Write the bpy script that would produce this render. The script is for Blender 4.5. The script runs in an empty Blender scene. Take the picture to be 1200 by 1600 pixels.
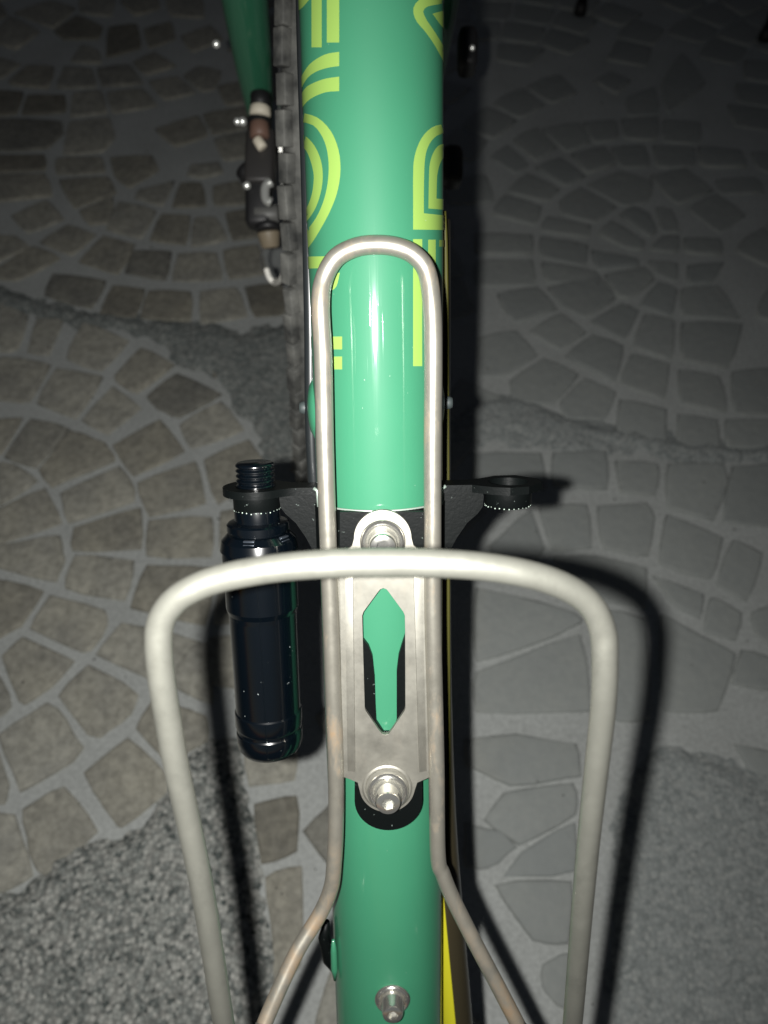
import bpy, bmesh, math, random
import numpy as np
from mathutils import Vector, Matrix, noise
random.seed(7)
R_ = math.radians
C = bpy.context.scene.collection
# ------------------------------------------------------------------ camera
FPX = 1200.0                      # focal length in pixels of the 1200x1600 photograph
H = 0.66                          # lens height over the paving (m)
TH = R_(58)                       # the lens looks 58 degrees below the horizon
CAM = Vector((0, 0, H))
cx = Vector((1, 0, 0)); cf = Vector((0, math.cos(TH), -math.sin(TH))); cd = Vector((0, -math.sin(TH), -math.cos(TH)))
cam = bpy.data.cameras.new('camera'); co = bpy.data.objects.new('camera', cam); C.objects.link(co)
co.location = CAM; co.rotation_euler = (R_(90) - TH, 0, 0)
cam.sensor_fit = 'VERTICAL'; cam.sensor_height = 24; cam.lens = 24 * FPX / 1600
cam.clip_start = 0.01; cam.clip_end = 100
cam.dof.use_dof = True; cam.dof.focus_distance = 0.232; cam.dof.aperture_fstop = 9.0
bpy.context.scene.camera = co
# ------------------------------------------------------------------ night sky and the phone's flash
W = bpy.data.worlds.new('World'); bpy.context.scene.world = W; W.use_nodes = True
nt = W.node_tree; bg = nt.nodes['Background']
sky = nt.nodes.new('ShaderNodeTexSky'); sky.sky_type = 'NISHITA'; sky.sun_disc = False
sky.sun_elevation = R_(-2); sky.sun_rotation = R_(200)
nt.links.new(sky.outputs[0], bg.inputs[0]); bg.inputs[1].default_value = 0.15
fl = bpy.data.lights.new('flash', 'SPOT'); fl.energy = 10.6; fl.color = (1.0, 0.99, 0.955)
fl.spot_size = R_(126); fl.spot_blend = 1.0; fl.shadow_soft_size = 0.0024
fo = bpy.data.objects.new('flash', fl); C.objects.link(fo)
fo.location = CAM + cx * -0.0140 + cd * 0.0005
aim = (cf + cx * -0.17 + cd * 0.15).normalized()
fo.rotation_euler = aim.to_track_quat('-Z', 'Y').to_euler()
vs = bpy.context.scene.view_settings
vs.view_transform = 'Standard'; vs.look = 'None'; vs.gamma = 1; vs.exposure = 0
# ------------------------------------------------------------------ measuring helpers
def P(px, py, z):                 # pixel + distance along the lens axis -> place in the world
    return CAM + (cx * ((px - 600) / FPX) + cd * ((py - 800) / FPX) + cf) * z
def ray(px, py): return (cx * ((px - 600) / FPX) + cd * ((py - 800) / FPX) + cf).normalized()
def G(px, py, z=0.0):             # where the ray meets the ground
    r = ray(px, py); t = (z - H) / r.z
    return CAM + r * t
TR = 0.0205                       # down tube radius
A_ = P(580, 0, 0.218); B_ = P(608, 1600, 0.302)
TU = (A_ - B_).normalized()
TO = B_ + TU * ((CAM - B_).dot(TU))
TN = (CAM - TO).normalized(); TS = TU.cross(TN).normalized()
if TS.x < 0: TS = -TS
def TW(s, u, n): return TO + TS * s + TU * u + TN * n
def TF(px, py, n):                # pixel at height n over the tube axis -> (s, u)
    r = ray(px, py); t = (n - (CAM - TO).dot(TN)) / r.dot(TN)
    p = CAM + r * t - TO
    return p.dot(TS), p.dot(TU)
def TP(px, py, n):
    s, u = TF(px, py, n); return TW(s, u, n)
# ------------------------------------------------------------------ object helpers
def link(name, me, mat=None, parent=None, smooth=True, kind=None):
    o = bpy.data.objects.new(name, me); C.objects.link(o)
    if mat is not None: me.materials.append(mat)
    if smooth:
        me.polygons.foreach_set('use_smooth', [True] * len(me.polygons))
    if parent is not None: o.parent = parent; o.matrix_parent_inverse = parent.matrix_world.inverted()
    if kind: o['kind'] = kind
    return o
def bmobj(name, bm, mat, parent=None, smooth=True, kind=None, sharp=None):
    bmesh.ops.recalc_face_normals(bm, faces=bm.faces[:])
    if sharp is not None:
        for e in bm.edges:
            if len(e.link_faces) == 2 and e.calc_face_angle(0) > sharp: e.smooth = False
    me = bpy.data.meshes.new(name); bm.to_mesh(me); bm.free()
    return link(name, me, mat, parent, smooth, kind)
def thing(name, label, cat, loc=(0, 0, 0), group=None):
    o = bpy.data.objects.new(name, None); C.objects.link(o); o.location = loc; o.empty_display_size = .02
    bpy.context.view_layer.update()
    o['label'] = label; o['category'] = cat
    if group: o['group'] = group
    return o
def part(name, parent):
    o = bpy.data.objects.new(name, None); C.objects.link(o); o.empty_display_size = .01
    o.parent = parent; o.matrix_parent_inverse = parent.matrix_world.inverted()
    return o
def cr(pts, k=8, closed=False):   # Catmull-Rom through the points
    n = len(pts); out = []
    rng = n if closed else n - 1
    for i in range(rng):
        p0 = pts[(i - 1) % n] if (closed or i > 0) else pts[0] * 2 - pts[1]
        p1 = pts[i]; p2 = pts[(i + 1) % n]
        p3 = pts[(i + 2) % n] if (closed or i + 2 < n) else p2 * 2 - p1
        for j in range(k):
            t = j / k
            out.append(0.5 * ((2 * p1) + (p2 - p0) * t + (2 * p0 - 5 * p1 + 4 * p2 - p3) * t * t + (3 * p1 - p0 - 3 * p2 + p3) * t ** 3))
    if not closed: out.append(pts[-1].copy())
    return out
def sweep(bm, pts, rad, seg=16, caps=True):
    n = len(pts); rads = rad if isinstance(rad, (list, tuple)) else [rad] * n
    t0 = (pts[1] - pts[0]).normalized()
    a = t0.orthogonal().normalized(); rings = []
    for i, p in enumerate(pts):
        t = (pts[min(i + 1, n - 1)] - pts[max(i - 1, 0)]).normalized()
        a = (a - t * a.dot(t)).normalized(); b = t.cross(a)
        rings.append([bm.verts.new(p + (a * math.cos(q) + b * math.sin(q)) * rads[i]) for q in [2 * math.pi * k / seg for k in range(seg)]])
    for r0, r1 in zip(rings, rings[1:]):
        for k in range(seg): bm.faces.new((r0[k], r0[(k + 1) % seg], r1[(k + 1) % seg], r1[k]))
    if caps: bm.faces.new(rings[0]); bm.faces.new(rings[-1])
def lathe(bm, base, axis, prof, seg=40, x=None):   # prof: (radius, height along the axis)
    axis = axis.normalized(); a = x if x is not None else axis.orthogonal().normalized(); b = axis.cross(a)
    rings = []
    for r, h in prof:
        c = base + axis * h
        if r < 1e-6: rings.append([bm.verts.new(c)])
        else: rings.append([bm.verts.new(c + (a * math.cos(q) + b * math.sin(q)) * r) for q in [2 * math.pi * k / seg for k in range(seg)]])
    for r0, r1 in zip(rings, rings[1:]):
        for k in range(seg):
            k2 = (k + 1) % seg
            if len(r0) == 1 and len(r1) == 1: continue
            if len(r0) == 1: bm.faces.new((r0[0], r1[k2], r1[k]))
            elif len(r1) == 1: bm.faces.new((r0[k], r0[k2], r1[0]))
            else: bm.faces.new((r0[k], r0[k2], r1[k2], r1[k]))
def box(bm, c, ax, ay, az, sx, sy, sz, bev=0):
    r = bmesh.ops.create_cube(bm, size=1)
    M = Matrix((ax * sx, ay * sy, az * sz)).transposed().to_4x4(); M.translation = c
    bmesh.ops.transform(bm, matrix=M, verts=r['verts'])
    if bev:
        es = list({e for v in r['verts'] for e in v.link_edges})
        bmesh.ops.bevel(bm, geom=es, offset=bev, segments=2, affect='EDGES', profile=.5)
def plate(bm, outer, holes, n0, n1, fn=None):     # flat outlines in (s,u), thick from n0 to n1
    fn = fn or (lambda s, u, n: TW(s, u, n))
    loops = [outer] + holes
    edges = []; allv = []
    for lp in loops:
        v = [bm.verts.new((s, u, 0)) for s, u in lp]; allv.append(v)
        edges += [bm.edges.new((v[i], v[(i + 1) % len(v)])) for i in range(len(v))]
    r = bmesh.ops.triangle_fill(bm, use_beauty=True, edges=edges)
    fs = [f for f in r['geom'] if isinstance(f, bmesh.types.BMFace)]
    top = {}; bot = {}
    for lp in allv:
        for v in lp:
            s, u = v.co.x, v.co.y
            top[v] = bm.verts.new(fn(s, u, n1)); bot[v] = bm.verts.new(fn(s, u, n0))
    for f in fs:
        bm.faces.new([top[v] for v in f.verts]); bm.faces.new([bot[v] for v in reversed(f.verts)])
    for lp in allv:
        for i in range(len(lp)):
            a, b = lp[i], lp[(i + 1) % len(lp)]
            bm.faces.new((top[a], top[b], bot[b], bot[a]))
    bmesh.ops.delete(bm, geom=[v for lp in allv for v in lp], context='VERTS')
def arc(c, r, a0, a1, k=14, ry=None):
    ry = ry or r
    return [(c[0] + r * math.cos(R_(a0 + (a1 - a0) * i / k)), c[1] + ry * math.sin(R_(a0 + (a1 - a0) * i / k))) for i in range(k + 1)]
# ------------------------------------------------------------------ materials
def mat(name, col=(.5, .5, .5), rough=.5, metal=0, coat=0, coatr=.05, spec=.5):
    m = bpy.data.materials.new(name); m.use_nodes = True
    b = m.node_tree.nodes['Principled BSDF']
    b.inputs['Base Color'].default_value = (*col, 1); b.inputs['Roughness'].default_value = rough
    b.inputs['Metallic'].default_value = metal; b.inputs['Coat Weight'].default_value = coat
    b.inputs['Coat Roughness'].default_value = coatr; b.inputs['Specular IOR Level'].default_value = spec
    return m
class NB:
    def __init__(s, m): s.t = m.node_tree; s.b = s.t.nodes['Principled BSDF']
    def n(s, ty, **kw):
        x = s.t.nodes.new(ty)
        for k, v in kw.items(): setattr(x, k, v)
        return x
    def l(s, a, b): s.t.links.new(a, b)
    def co(s, scale=(1, 1, 1)):
        c = s.n('ShaderNodeTexCoord'); mp = s.n('ShaderNodeMapping'); mp.inputs['Scale'].default_value = scale
        s.l(c.outputs['Object'], mp.inputs[0]); return mp.outputs[0]
    def noise(s, v, sc, det=4, rough=.55):
        x = s.n('ShaderNodeTexNoise'); x.inputs['Scale'].default_value = sc; x.inputs['Detail'].default_value = det
        x.inputs['Roughness'].default_value = rough; s.l(v, x.inputs['Vector']); return x.outputs[0]
    def ramp(s, f, stops):
        x = s.n('ShaderNodeValToRGB'); e = x.color_ramp.elements
        while len(e) < len(stops): e.new(.5)
        for q, (p, c) in zip(e, stops):
            q.position = p; q.color = (*c, 1) if isinstance(c, (tuple, list)) else (c, c, c, 1)
        s.l(f, x.inputs[0]); return x.outputs[0]
    def mix(s, f, a, b, mode='MIX'):
        x = s.n('ShaderNodeMix', data_type='RGBA', blend_type=mode)
        if isinstance(f, float): x.inputs[0].default_value = f
        else: s.l(f, x.inputs[0])
        for i, q in ((6, a), (7, b)):
            if isinstance(q, tuple): x.inputs[i].default_value = (*q, 1)
            else: s.l(q, x.inputs[i])
        return x.outputs[2]
    def bump(s, f, st, dist):
        x = s.n('ShaderNodeBump'); x.inputs['Strength'].default_value = st; x.inputs['Distance'].default_value = dist
        s.l(f, x.inputs['Height']); s.l(x.outputs[0], s.b.inputs['Normal'])
# green gloss paint, tiny dust specks and fine rub marks
def paint(name, col):
    m = mat(name, col, .55, 0, .9, .055); q = NB(m); v = q.co()
    d = q.noise(v, 1500, 1); dd = q.ramp(d, [(.82, 0.), (.84, 1.)])
    soft = q.noise(v, 26, 3)
    base = q.mix(soft, tuple(c * .93 for c in col), tuple(c * 1.07 for c in col))
    q.l(q.mix(dd, base, (.45, .5, .42)), q.b.inputs['Base Color'])
    g = q.n('ShaderNodeNewGeometry'); cb = q.n('ShaderNodeCombineXYZ')      # coordinates that run along the tube
    for i, (ax, k) in enumerate(((TS, 1500), (TU, 34), (TN, 1500))):
        d = q.n('ShaderNodeVectorMath', operation='DOT_PRODUCT'); q.l(g.outputs['Position'], d.inputs[0]); d.inputs[1].default_value = ax * k; q.l(d.outputs['Value'], cb.inputs[i])
    s = q.noise(cb.outputs[0], 1.0, 2); pk = q.noise(v, 45, 2)
    sc = q.mix(1.0, q.ramp(s, [(.60, 0.), (.68, 1.)]), q.ramp(pk, [(.48, 0.), (.60, 1.)]), 'MULTIPLY')
    q.l(q.ramp(s, [(.35, .075), (.75, .105)]), q.b.inputs['Coat Roughness'])
    x = q.n('ShaderNodeBump'); x.inputs['Strength'].default_value = .10; x.inputs['Distance'].default_value = .0002
    q.l(sc, x.inputs['Height']); q.l(x.outputs[0], q.b.inputs['Coat Normal'])
    q.b.inputs['Specular IOR Level'].default_value = .15
    return m
GREEN = paint('green_paint', (.032, .156, .086))
LIME = paint('lime_decal', (.20, .32, .068))
YELLOW = mat('yellow_paint', (.62, .56, .02), .35, 0, .6)
def steel(name, col, rough, rust=.0, me_=.85):
    m = mat(name, col, rough, me_); q = NB(m); v = q.co()
    a = q.noise(v, 420, 4); b2 = q.noise(q.co((150, 60, 40)), 1, 5, .7)
    c1 = q.mix(a, tuple(x * .95 for x in col), tuple(min(1, x * 1.04) for x in col))
    if rust:
        rr = q.ramp(b2, [(.53, 0.), (.74, rust)])
        if rust > .5:                         # the lower left run of the wire is stained brown
            gp = q.n('ShaderNodeNewGeometry'); sm = q.n('ShaderNodeVectorMath', operation='DOT_PRODUCT'); q.l(gp.outputs['Position'], sm.inputs[0])
            ax = (-TS * .6 - TU * .8); sm.inputs[1].default_value = ax * 5
            a0 = TP(522, 1330, TR).dot(ax) * 5; mm = q.n('ShaderNodeMath', operation='SUBTRACT'); q.l(sm.outputs['Value'], mm.inputs[0]); mm.inputs[1].default_value = a0 - .10
            st = q.mix(1.0, q.ramp(mm.outputs[0], [(.03, 0.), (.13, 1.)]), q.ramp(q.noise(v, 120, 4), [(.38, .05), (.62, .7)]), 'MULTIPLY')
            rr = q.mix(1.0, rr, st, 'LIGHTEN')
        c1 = q.mix(rr, c1, (.26, .165, .085))
        q.l(q.ramp(rr, [(0., me_), (1., .2)]), q.b.inputs['Metallic'])
    q.l(c1, q.b.inputs['Base Color'])
    g = q.ramp(q.noise(q.co((1, 1, .25)), 55, 6, .75), [(.52, 0.), (.66, .5)])   # handling scuffs, duller and a touch darker
    c1 = q.mix(g, c1, tuple(x * .72 for x in col))
    q.l(c1, q.b.inputs['Base Color'])
    f = q.noise(v, 130, 5, .7); q.l(q.ramp(f, [(.3, rough - .05), (.7, rough + .08)]), q.b.inputs['Roughness'])
    return m
WIRE = steel('satin_steel_wire', (.33, .315, .27), .36, .75, .72)
HOOPW = steel('satin_steel_hoop', (.30, .30, .262), .36, .0, .76)
PLATE = steel('satin_steel_plate', (.31, .30, .262), .48, .12)
CHROME = mat('bright_chrome', (.74, .73, .68), .17, .93)
SILVER = mat('dull_silver', (.62, .63, .60), .25, .6)
BLACKM = None
def blackpowder():
    m = mat('black_powder_coat', (.004, .005, .005), .42, 0, .0, .2, .12); q = NB(m); v = q.co()
    d = q.ramp(q.noise(v, 900, 2), [(.72, 0.), (.76, 1.)])
    q.l(q.mix(d, (.0022, .003, .003), (.09, .11, .10)), q.b.inputs['Base Color'])
    q.bump(q.noise(v, 800, 2), .18, .0003); return m
BLACKM = blackpowder()
STOP = mat('grey_stop', (.030, .038, .038), .55, 0)
WORN = mat('worn_metal_edge', (.38, .46, .40), .45, .6)
def anod():
    m = mat('black_anodised', (.0007, .0017, .0030), .20, 0, .8, .09, .8); q = NB(m); v = q.co()
    d = q.ramp(q.noise(v, 1000, 1), [(.80, 0.), (.82, 1.)])
    q.l(q.mix(d, (.0007, .0017, .0030), (.25, .28, .28)), q.b.inputs['Base Color']); return m
ANOD = anod()
FINM = mat('dark_satin_metal', (.05, .06, .075), .3, .6)
DARK = mat('dark_plastic', (.012, .012, .013), .5)
BROWN = mat('brown_plastic', (.17, .10, .075), .5)
CREAM = mat('cream_plastic', (.70, .64, .52), .5)
WHITE = mat('white_cable_tie', (.80, .78, .72), .5)
CABLE = mat('cable_housing', (.010, .012, .013), .35, 0, .3)
def tyre():
    m = mat('dusty_rubber', (.08, .08, .075), .8); q = NB(m); v = q.co()
    a = q.noise(v, 70, 5); q.l(q.ramp(a, [(.35, (.020, .021, .020)), (.66, (.125, .125, .115))]), q.b.inputs['Base Color'])
    q.bump(q.noise(v, 500, 3), .3, .0005); return m
TYRE = tyre()
def stone():
    m = mat('paving_stone', (.2, .18, .15), .78, 0, 0, 0, .3); q = NB(m)
    g = q.n('ShaderNodeNewGeometry'); v = g.outputs['Position']
    oi = q.n('ShaderNodeObjectInfo'); at = q.n('ShaderNodeAttribute', attribute_name='tone')
    a = q.noise(v, 22, 5, .6); b2 = q.noise(v, 150, 5, .65)
    base = q.mix(oi.outputs['Random'], (.37, .355, .30), (.34, .338, .305))
    big = q.ramp(oi.outputs['Random'], [(.0, .52), (.20, .84), (.5, 1.0), (.84, 1.10), (.93, .66)])
    c = q.mix(1.0, base, big, 'MULTIPLY')
    blot = q.ramp(a, [(.34, (.78, .78, .78)), (.66, (1.16, 1.14, 1.08))])
    c = q.mix(.75, c, blot, 'MULTIPLY')
    gr = q.ramp(b2, [(.34, .66), (.66, 1.25)])
    c = q.mix(.8, c, gr, 'MULTIPLY')
    # a grey cement film was left on the stones right of the bicycle
    sx = q.n('ShaderNodeSeparateXYZ'); q.l(v, sx.inputs[0]); ad = q.n('ShaderNodeMath', operation='MULTIPLY_ADD'); q.l(q.noise(v, 9, 3), ad.inputs[0]); ad.inputs[1].default_value = .22; q.l(sx.outputs[0], ad.inputs[2])
    film = q.ramp(ad.outputs[0], [(.07, 0.), (.20, .78)])
    c = q.mix(film, c, (.335, .360, .355))
    q.l(c, q.b.inputs['Base Color'])
    q.bump(q.noise(v, 90, 6, .65), .6, .0022); return m
STONE = stone()
def mortar():
    m = mat('joint_mortar', (.3, .3, .28), .85, 0, 0, 0, .2); q = NB(m)
    g = q.n('ShaderNodeNewGeometry'); v = g.outputs['Position']
    a = q.noise(v, 14, 4); b2 = q.noise(v, 260, 4, .7)
    c = q.ramp(a, [(.3, (.42, .435, .42)), (.7, (.49, .508, .492))])
    c = q.mix(.6, c, q.ramp(b2, [(.3, .65), (.7, 1.25)]), 'MULTIPLY')
    q.l(c, q.b.inputs['Base Color']); q.bump(b2, .5, .0015); return m
MORTAR = mortar()
def rough_conc(nm, sc_, stops, amp):
    m = mat(nm, (.2, .2, .2), .85, 0, 0, 0, .25); q = NB(m)
    g = q.n('ShaderNodeNewGeometry'); v = g.outputs['Position']
    vo = q.n('ShaderNodeTexVoronoi', feature='F1'); vo.inputs['Scale'].default_value = sc_; q.l(v, vo.inputs['Vector'])
    a = q.ramp(vo.outputs['Distance'], [(.25, 1.12), (.75, amp)])
    hs = q.n('ShaderNodeSeparateColor'); q.l(vo.outputs['Color'], hs.inputs[0])
    gcol = q.ramp(hs.outputs[0], stops)
    c = q.mix(1.0, gcol, a, 'MULTIPLY')
    q.l(c, q.b.inputs['Base Color']); q.bump(q.noise(v, 320, 3), .6, .002); return m
ROUGH = rough_conc('exposed_aggregate', 300, [(0., (.09, .105, .10)), (.20, (.25, .265, .25)), (.6, (.36, .37, .345)), (1., (.50, .50, .465))], .62)
ROUGHL = rough_conc('dark_rough_cement', 300, [(0., (.15, .17, .165)), (.3, (.22, .24, .23)), (.7, (.27, .285, .27)), (1., (.33, .34, .32))], .75)
ROUGHR = rough_conc('grey_rough_cement', 300, [(0., (.22, .24, .235)), (.3, (.285, .305, .298)), (.7, (.32, .338, .33)), (1., (.36, .375, .36))], .90)
# ------------------------------------------------------------------ the paving
def T(ox, oy, sc, polys): return [[(ox + x / sc, oy + y / sc) for x, y in p] for p in polys]
polys = []
polys += T(0, 500, 2.667, [
 [(0,-70),(118,-15),(75,125),(0,140)], [(118,138),(155,-5),(265,0),(205,148)],
 [(275,165),(345,10),(540,90),(425,215)], [(0,160),(85,165),(210,190),(125,345),(0,335)],
 [(240,205),(430,240),(320,415),(155,350)], [(480,240),(590,120),(730,190),(570,310),(500,265)],
 [(470,280),(590,370),(450,480),(340,420)], [(470,525),(670,415),(775,550),(555,655)],
 [(615,325),(735,225),(930,315),(745,410),(660,370)], [(750,440),(920,340),(1020,460),(795,540)],
 [(20,575),(130,415),(290,455),(150,620)], [(165,630),(300,465),(440,520),(480,590),(320,650),(220,700)],
 [(-60,500),(-20,420),(100,410),(10,560),(-60,560)],
 [(0,600),(60,605),(160,670),(0,780)], [(255,730),(500,615),(555,690),(560,755),(290,850)],
 [(570,680),(815,590),(860,765),(620,822)], [(850,585),(1040,500),(1130,640),(905,775)],
 [(-30,800),(190,700),(260,850),(40,922),(-30,930)], [(310,870),(590,780),(590,960),(300,962)],
 [(617,838),(888,822),(885,990),(612,985)], [(915,800),(1140,780),(1140,1000),(925,1000)],
 [(-40,950),(35,940),(250,900),(265,1000),(235,1090),(190,1085),(-40,1020)],
 [(310,985),(560,1005),(520,1175),(270,1120)], [(610,1028),(900,1035),(860,1275),(545,1200)],
 [(940,1050),(1180,1060),(1160,1250),(890,1270)], [(880,1330),(1140,1300),(1130,1560),(800,1500)],
 [(-40,1075),(185,1130),(85,1275),(-40,1340)], [(210,1150),(440,1215),(440,1290),(385,1365),(350,1385),(130,1290)],
 [(510,1260),(840,1340),(735,1540),(400,1400)]])
polys += T(0, 1000, 2.667, [
 [(10,70),(95,-8),(310,90),(210,200),(110,262),(85,258)], [(245,235),(370,105),(580,230),(540,310),(420,405),(375,395)],
 [(0,395),(200,270),(240,290),(345,450),(310,500),(90,635)], [(-80,150),(-15,130),(50,275),(-40,350),(-80,340)],
 [(95,710),(265,610),(410,800),(190,975),(160,960),(130,880)], [(-60,730),(60,730),(140,985),(0,1050),(-60,1050)],
 [(-90,420),(-25,430),(35,600),(20,680),(-90,690)],
 [(350,560),(540,410),(690,560),(700,630),(510,780),(490,770)], [(570,370),(640,250),(860,320),(860,420),(740,490),(690,490)],
 [(745,110),(800,30),(860,20),(890,270),(730,200)],
 [(1020,470),(1240,440),(1230,580),(1040,610)], [(1060,690),(1240,650),(1240,880),(1090,930)],
 [(1105,990),(1260,940),(1250,1350),(1150,1500),(1140,1250)]])
polys += T(0, 0, 2.4, [
 [(35,310),(105,250),(205,255),(180,335),(50,320)], [(215,335),(240,252),(345,262),(362,330)], [(265,235),(310,170),(370,195),(380,240)],
 [(365,260),(485,245),(540,318),(385,328)], [(500,238),(580,200),(660,250),(548,285)], [(560,308),(670,292),(738,352),(615,378)],
 [(690,288),(742,252),(830,270),(805,340),(755,345)], [(105,362),(245,362),(245,425),(82,433)], [(278,352),(382,345),(402,428),(262,443)],
 [(402,352),(532,335),(592,400),(425,428)], [(-60,225),(0,220),(80,242),(10,295),(-60,300)], [(-60,345),(88,350),(62,430),(-60,440)],
 [(50,50),(190,5),(285,35),(200,110)], [(205,120),(290,62),(385,102),(368,150),(240,150)], [(405,105),(515,92),(530,185),(400,220)],
 [(300,-10),(430,-10),(415,65),(300,52)], [(450,5),(590,-5),(598,35),(510,62)], [(620,-10),(755,-10),(765,72),(640,62)],
 [(540,112),(640,82),(660,150),(560,185)], [(680,140),(790,100),(835,150),(720,200)], [(-40,150),(40,65),(150,122),(60,190)],
 [(-60,455),(60,448),(228,462),(236,500),(180,562),(-60,570)], [(262,462),(410,445),(430,520),(390,570),(238,585)],
 [(800,700),(900,682),(930,765),(805,775)], [(680,692),(755,692),(775,775),(645,780)], [(525,718),(655,682),(610,775),(508,745)],
 [(730,822),(808,818),(855,900),(717,928)], [(845,802),(950,790),(978,888),(875,903)], [(605,805),(712,812),(700,922),(562,903)],
 [(445,762),(588,795),(532,898),(402,862)], [(300,795),(425,740),(420,835),(340,845)], [(502,945),(645,948),(622,1055),(468,1025)],
 [(667,952),(810,950),(835,1052),(645,1058)], [(837,945),(968,922),(1000,1028),(860,1048)], [(388,888),(508,920),(442,1032),(292,985)],
 [(255,845),(362,882),(272,962),(152,912)], [(557,1092),(718,1095),(718,1208),(525,1195)], [(752,1095),(888,1078),(930,1188),(755,1218)],
 [(918,1080),(1060,1062),(1070,1180),(955,1190)], [(425,1072),(545,1088),(508,1195),(372,1182)], [(200,1032),(400,1055),(345,1162),(168,1110)],
 [(42,812),(178,752),(242,825),(108,878)], [(-60,662),(172,655),(198,738),(-60,765)], [(-60,590),(168,585),(172,642),(-60,648)],
 [(212,595),(378,592),(398,650),(215,658)], [(222,678),(408,668),(438,728),(282,785)], [(412,592),(568,585),(598,640),(485,706),(432,668)],
 [(720,622),(818,612),(838,650),(760,668),(700,660)], [(-60,880),(60,892),(118,930),(-60,1005)], [(132,925),(228,972),(60,1058),(-60,1040)]])
polys += T(700, 0, 2.286, [
 [(718,895),(770,848),(822,850),(822,905)], [(715,935),(820,942),(815,1010),(747,985)], [(842,855),(970,858),(980,915),(848,905)], [(855,952),(985,940),(940,1010),(858,1018)],
 [(612,772),(660,742),(718,768),(742,830),(718,850)], [(535,842),(580,792),(700,868),(690,895),(640,890)], [(512,898),(675,928),(683,950),(528,965)],
 [(558,985),(700,962),(735,1000),(655,1068),(607,1065)], [(682,1092),(750,1012),(815,1038),(800,1135)], [(742,742),(800,752),(828,830),(765,832)],
 [(400,722),(470,672),(598,742),(528,800),(405,765)], [(352,778),(508,808),(498,850),(328,825)], [(328,848),(498,875),(495,955),(328,918)],
 [(332,940),(530,972),(552,1015),(350,1012)], [(352,1032),(540,992),(598,1068),(490,1138),(412,1098)], [(508,1150),(622,1088),(678,1112),(632,1218)],
 [(702,1128),(808,1145),(802,1288),(655,1240)], [(492,660),(620,615),(728,652),(718,722),(625,740)],
 [(308,602),(400,568),(488,632),(420,668)], [(438,555),(560,528),(598,590),(492,622)], [(582,532),(700,522),(722,598),(618,600)],
 [(732,522),(878,530),(880,598),(745,600)], [(892,528),(1040,542),(1068,600),(905,600)], [(152,768),(200,702),(333,742),(310,808)],
 [(205,688),(282,622),(398,680),(350,722)], [(100,835),(300,845),(305,912),(100,910)], [(100,932),(300,932),(312,1018),(100,1025)],
 [(172,1052),(320,1028),(388,1105),(235,1158)], [(288,1182),(405,1122),(492,1190),(402,1252)], [(418,1275),(512,1202),(622,1240),(600,1368)],
 [(612,1372),(655,1268),(788,1302),(775,1430)], [(152,562),(210,518),(288,590),(242,622)], [(232,502),(310,462),(388,530),(312,578)],
 [(332,462),(468,442),(508,510),(422,545)], [(482,442),(598,432),(608,500),(522,512)], [(622,432),(748,422),(748,503),(632,500)],
 [(770,432),(898,442),(898,518),(768,508)], [(110,1208),(240,1182),(318,1270),(205,1345),(110,1345)], [(222,1362),(340,1285),(468,1342),(372,1448),(235,1440)],
 [(402,1440),(492,1352),(598,1402),(562,1500),(420,1500)], [(612,1432),(778,1467),(775,1590),(602,1558)], [(822,1322),(968,1347),(998,1475),(828,1440)],
 [(832,1155),(1055,1162),(1000,1318),(832,1290)], [(1012,1332),(1180,1310),(1180,1480),(1022,1480)], [(834,1035),(960,1022),(1045,1140),(837,1132)],
 [(822,1482),(958,1502),(968,1600),(817,1600)], [(992,1500),(1180,1500),(1180,1600),(992,1600)], [(522,292),(580,262),(648,290),(602,338)],
 [(955,645),(1100,638),(1128,690),(972,698)], [(1082,545),(1180,552),(1180,632),(1105,602)], [(640,352),(738,312),(755,408),(642,418)],
 [(762,305),(835,190),(920,300),(785,410)]])
polys += T(700, 600, 2.4, [
 [(100,262),(350,262),(365,400),(100,400)], [(390,262),(588,258),(600,400),(395,382)], [(628,292),(788,302),(778,420),(645,410)],
 [(822,302),(1030,305),(1045,370),(998,515),(822,468)], [(1065,312),(1240,312),(1240,540),(1025,515)], [(342,462),(520,452),(540,618),(392,628)],
 [(557,462),(748,452),(768,500),(748,648),(582,622)], [(160,610),(308,472),(358,622),(300,700),(160,690)], [(812,492),(1028,582),(988,738),(792,680)],
 [(1062,585),(1178,640),(1120,820),(1005,760)], [(765,722),(958,792),(940,880),(852,832)], [(985,802),(1098,862),(1080,960),(952,928)],
 [(1140,862),(1240,820),(1240,1000),(1152,940)], [(100,760),(480,862),(500,895),(380,955),(100,1050)], [(100,1085),(500,935),(540,1230),(100,1230)],
 [(600,850),(740,880),(760,1260),(590,1260)], [(800,860),(940,950),(1080,1010),(1010,1230),(800,1230)], [(1100,1000),(1240,1040),(1240,1150),(1060,1130)],
 [(400,650),(560,650),(740,690),(740,840),(600,820),(420,700)]])
polys += T(750, 1100, 2.667, [
 [(-60,150),(150,130),(400,170),(420,300),(130,340),(-60,250)], [(20,480),(100,370),(390,330),(400,460),(160,590)],
 [(-60,500),(90,540),(150,600),(30,680),(-60,680)], [(180,620),(390,490),(400,700),(100,720)], [(60,750),(380,740),(370,1000),(220,980)],
 [(260,1090),(370,1040),(350,1270),(270,1200)], [(1060,170),(1260,215),(1260,310),(1130,280)]])
world_polys = []
for p in polys:
    world_polys.append([(q.x, q.y) for q in (G(x, y) for x, y in p)])
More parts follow.
